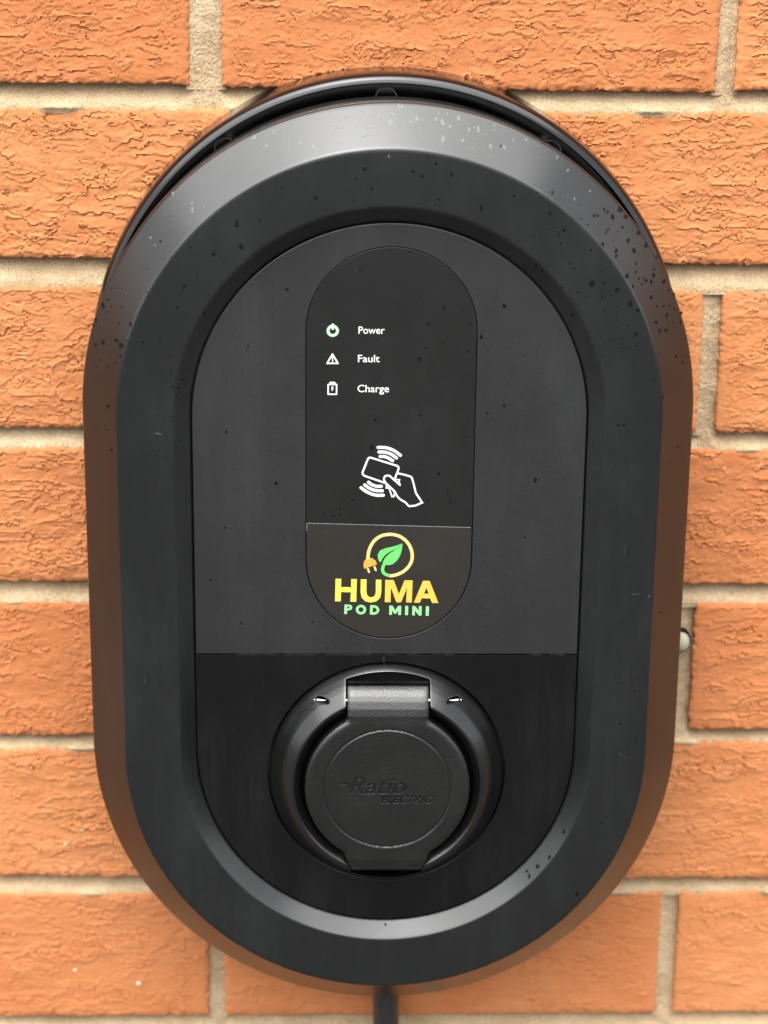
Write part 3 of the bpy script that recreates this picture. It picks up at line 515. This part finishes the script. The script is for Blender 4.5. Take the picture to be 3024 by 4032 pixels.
# lid centre disc with the lettering sunk into it
def text_loops(s, box, thick, shear, h=7.0):
    (xa, za), (xb, _), (_, zt) = box
    cu = text_outline(s, thick, shear); cu.fill_mode = 'NONE'; cu.resolution_u = 5; ob = bpy.data.objects.new('tmp', cu); COL.objects.link(ob)
    dg = bpy.context.evaluated_depsgraph_get(); c2 = ob.to_curve(dg); loops = []
    for sp in c2.splines:
        if sp.type == 'BEZIER':
            pts = sp.bezier_points; n = len(pts); lp = []
            for i in range(n):
                a, b = pts[i], pts[(i + 1) % n]
                p0, p1, p2, p3 = a.co, a.handle_right, b.handle_left, b.co
                st_ = 1 if (a.handle_right - a.co).cross(b.co - a.co).length < 1e-5 and (b.handle_left - b.co).cross(b.co - a.co).length < 1e-5 else 5
                for k in range(st_): t = k / st_; q = p0 * (1 - t) ** 3 + p1 * 3 * t * (1 - t) ** 2 + p2 * 3 * t * t * (1 - t) + p3 * t ** 3; lp.append((q.x, q.y))
        else: lp = [(p.co.x, p.co.y) for p in sp.points]
        if len(lp) > 2: loops.append(lp)
    ob.to_curve_clear(); bpy.data.objects.remove(ob)
    A = np.concatenate([np.array(l) for l in loops]); x0_, x1_ = A[:, 0].min(), A[:, 0].max()
    return [[(xa + (x - x0_) / (x1_ - x0_) * (xb - xa), za + y / h * (zt - za)) for x, y in l] for l in loops]
loops = text_loops('Ratio', ART['tRatio'], .16, .32) + text_loops('ELECTRIC', ART['tEl'], .13, .32)
sw = ribbon(smooth_line([(-19.6, -83.3), (-18.6, -84.0), (-17.6, -83.4), (-16.6, -83.7), (-16.0, -85.6)], 3), .75, 0)[0]
nsw = (len(sw) - 18) // 2; swl = [(sw[2 * i][0], sw[2 * i][2]) for i in range(nsw)] + [(sw[2 * i + 1][0], sw[2 * i + 1][2]) for i in range(nsw - 1, -1, -1)]
loops.append(swl)
plate('lid_badge', [arc(SC[0], SC[1], 27.28, 0, 356.25, 95)] + loops, 87.9, 1.1, M_LID, lid, .22)
V = [(SC[0] + 27.4 * math.cos(t * math.pi / 24), 86.95, SC[1] + 27.4 * math.sin(t * math.pi / 24)) for t in range(48)]
add('badge_base', mesh('badge_base', V, [tuple(range(48))]), M_LID, lid)

# ---------------------------------------------------------------- rain spots and drying marks lying on the housing
def spots(name, L_, mat, parent, up=.05, grow=1.0):
    V = []; F = []
    for q, (x, z, r) in enumerate(L_):
        n = 12; a0 = random.random() * 6; ex = random.uniform(.75, 1.0); el = random.uniform(1.0, 1.35); c0 = len(V); dh = up + .0015 * (q % 20)
        V.append((x, surf_h(x, z) + dh, z)); w1 = random.random() * 6
        for i in range(n):
            t = i * 2 * math.pi / n; rr = r * grow * (1 + .16 * math.sin(2 * t + w1) + .12 * math.sin(3 * t + a0) + random.uniform(-.08, .08))
            px = x + rr * ex * math.cos(t); pz = z + rr * el * math.sin(t); V.append((px, surf_h(px, pz) + dh, pz))
        F += [(c0, c0 + 1 + i, c0 + 1 + (i + 1) % n) for i in range(n)]
    o = add(name, mesh(name, V, F), mat, parent); o['kind'] = 'stuff'; return o
extra = []
for _ in range(95):                                     # finer drops between the measured ones
    a = random.gauss(34, 16); 
    if random.random() < .25: a = random.gauss(160, 12)
    rho = random.uniform(86, 129); x = rho * math.cos(math.radians(a)); z = L + rho * math.sin(math.radians(a))
    if a < 0: z = L + random.uniform(-150, 0); x = rho
    extra.append((x, z, random.uniform(.18, .5)))
for _ in range(60): extra.append((random.uniform(-80, 80), random.uniform(-25, 140), random.uniform(.12, .3)))
spots('rain_spots', [(x, z, r * .78) for x, z, r in DARK] + extra, M_WET, hood)
ex2 = []
for _ in range(50):
    a = random.gauss(88, 20); rho = random.uniform(115, 128.5); ex2.append((rho * math.cos(math.radians(a)), L + rho * math.sin(math.radians(a)), abs(random.gauss(.2, .12)) + .1))
spots('drying_marks', [(x, z, r * .7) for x, z, r in PALE] + ex2, M_DRY, hood)

# ---------------------------------------------------------------- supply cable and wall plug
cab = thing('power_cable', 'thick black cable running down the bricks from the bottom of the charger', 'cable', (3.2 * S, -.012, -.205))
n = 24; V = []; F = []; zs = [-196, -215, -240, -262, -300, -420, -700, -1329]; xs = [3.0, 3.0, 3.2, 3.6, 4, 3, 1, 0]; hs_ = [14, 12, 10.5, 10, 10, 10, 10, 10]
for z_, x_, h_ in zip(zs, xs, hs_): V += [(x_ + 6.3 * math.cos(t * 2 * math.pi / n), h_ + 6.3 * math.sin(t * 2 * math.pi / n), z_) for t in range(n)]
for r_i in range(len(zs) - 1): F += [(r_i * n + i, r_i * n + (i + 1) % n, (r_i + 1) * n + (i + 1) % n, (r_i + 1) * n + i) for i in range(n)]
add('cable_sheath', mesh('cable_sheath', V, F, 60), M_CABLE, cab)
gl_V = []; 
cyl('cable_gland', (3, 15, -188), (3, 13.5, -203), 9.5, M_CABLE, cab, 12)
pl = thing('wall_plug', 'small pale round plug in the mortar joint beside the right edge of the charger', 'plug', (140.9 * S, -.001, -50.6 * S))
V = []; F = []; n = 24; prf = [(0.01, 4.2), (1.8, 4.0), (3.3, 3.3), (4.4, 2.0), (4.9, .3), (4.9, -5)]
for r_, h_ in prf: V += [(140.9 + r_ * .86 * math.cos(t * 2 * math.pi / n), h_, -50.8 + r_ * math.sin(t * 2 * math.pi / n)) for t in range(n)]
for k_ in range(len(prf) - 1): F += [(k_ * n + i, k_ * n + (i + 1) % n, (k_ + 1) * n + (i + 1) % n, (k_ + 1) * n + i) for i in range(n)]
add('cap', mesh('cap', V, F, 50), M_CAP, pl)
V = []; F = []
for r_, h_ in ((5.9, -3), (5.9, .6), (5.2, .6), (5.2, -3)): V += [(140.7 + r_ * .86 * math.cos(t * 2 * math.pi / n), h_, -50.2 + r_ * math.sin(t * 2 * math.pi / n)) for t in range(n)]
for k_ in range(3): F += [(k_ * n + i, k_ * n + (i + 1) % n, (k_ + 1) * n + (i + 1) % n, (k_ + 1) * n + i) for i in range(n)]
add('rim', mesh('rim', V, F, 30), M_VOID, pl)

# hair on the flange, scratches on the rim, run marks on the socket panel
def hfl(x, z): return float(h_fl(np.array(x - SC[0]), np.array(z - SC[1]), np.array(-5.)))
hp = smooth_line([(-42.2, -55.9), (-39.7, -55.5), (-37.1, -54.5), (-34.9, -52.8), (-31.4, -51.8)], 4)
V = []; F = []
for i, p in enumerate(hp): V += [(p[0], hfl(p[0], p[1] + .12) + .06, p[1] + .12), (p[0], hfl(p[0], p[1]) + .22, p[1]), (p[0], hfl(p[0], p[1] - .12) + .06, p[1] - .12)]
for i in range(len(hp) - 1): F += [(3 * i, 3 * i + 3, 3 * i + 4, 3 * i + 1), (3 * i + 1, 3 * i + 4, 3 * i + 5, 3 * i + 2)]
add('stuck_hair', mesh('stuck_hair', V, F), M_VOID, flange)
sc = []
for x, z, l, a, w_ in ((-96.6, 70.4, 2.2, -12, .5), (104.3, -75.6, 4.2, -30, .18), (117.6, 60.1, 1.6, 30, .25), (115.5, 63.3, 1.4, 20, .2), (106.5, -.2, 3.2, -5, .2), (112.4, -1.0, 1.2, 60, .4), (99, -150, 2.5, 30, .15), (-105, -40, 3, 80, .12), (60, 172, 4, 40, .12), (101, 20, 5, 85, .1)):
    c_, s_ = math.cos(math.radians(a)), math.sin(math.radians(a)); P = [(x - c_ * l / 2, z - s_ * l / 2), (x + s_ * .1, z + c_ * .08), (x + c_ * l / 2, z + s_ * l / 2)]
    v, f = ribbon(P, w_, 0, w1=w_ * .5); sc.append(([(q[0], surf_h(q[0], q[2]) + .06, q[2]) for q in v], f))
o = add('scratches', mesh('scratches', *join(*sc)), M_DRY, hood); o['kind'] = 'stuff'
rn = []
for P, w_ in (([(-1.5, -31.5), (-1.2, -34)], .7),):
    rn.append(ribbon(smooth_line(P, 4), w_, 70.74, w1=w_ * .5))
for x, l, w_ in ((-8, 7, 1.1), (12, 4, .7), (28, 5, .8), (37, 6, .9), (50, 9, .7), (-30, 3, .6), (66, 12, .4), (-58, 8, .4)):
    rn.append(ribbon(smooth_line([(x, SPLIT + .6), (x - .4, SPLIT + l * .5), (x - 1.2, SPLIT + l)], 4), w_, 70.96, w1=.15))
M_RUN = plastic('dried_run_mark', (.0115, .0115, .0112), .36, dusty=.5, streak=True)
o = add('run_marks', mesh('run_marks', *join(*rn)), M_RUN, sockp); o['kind'] = 'stuff'
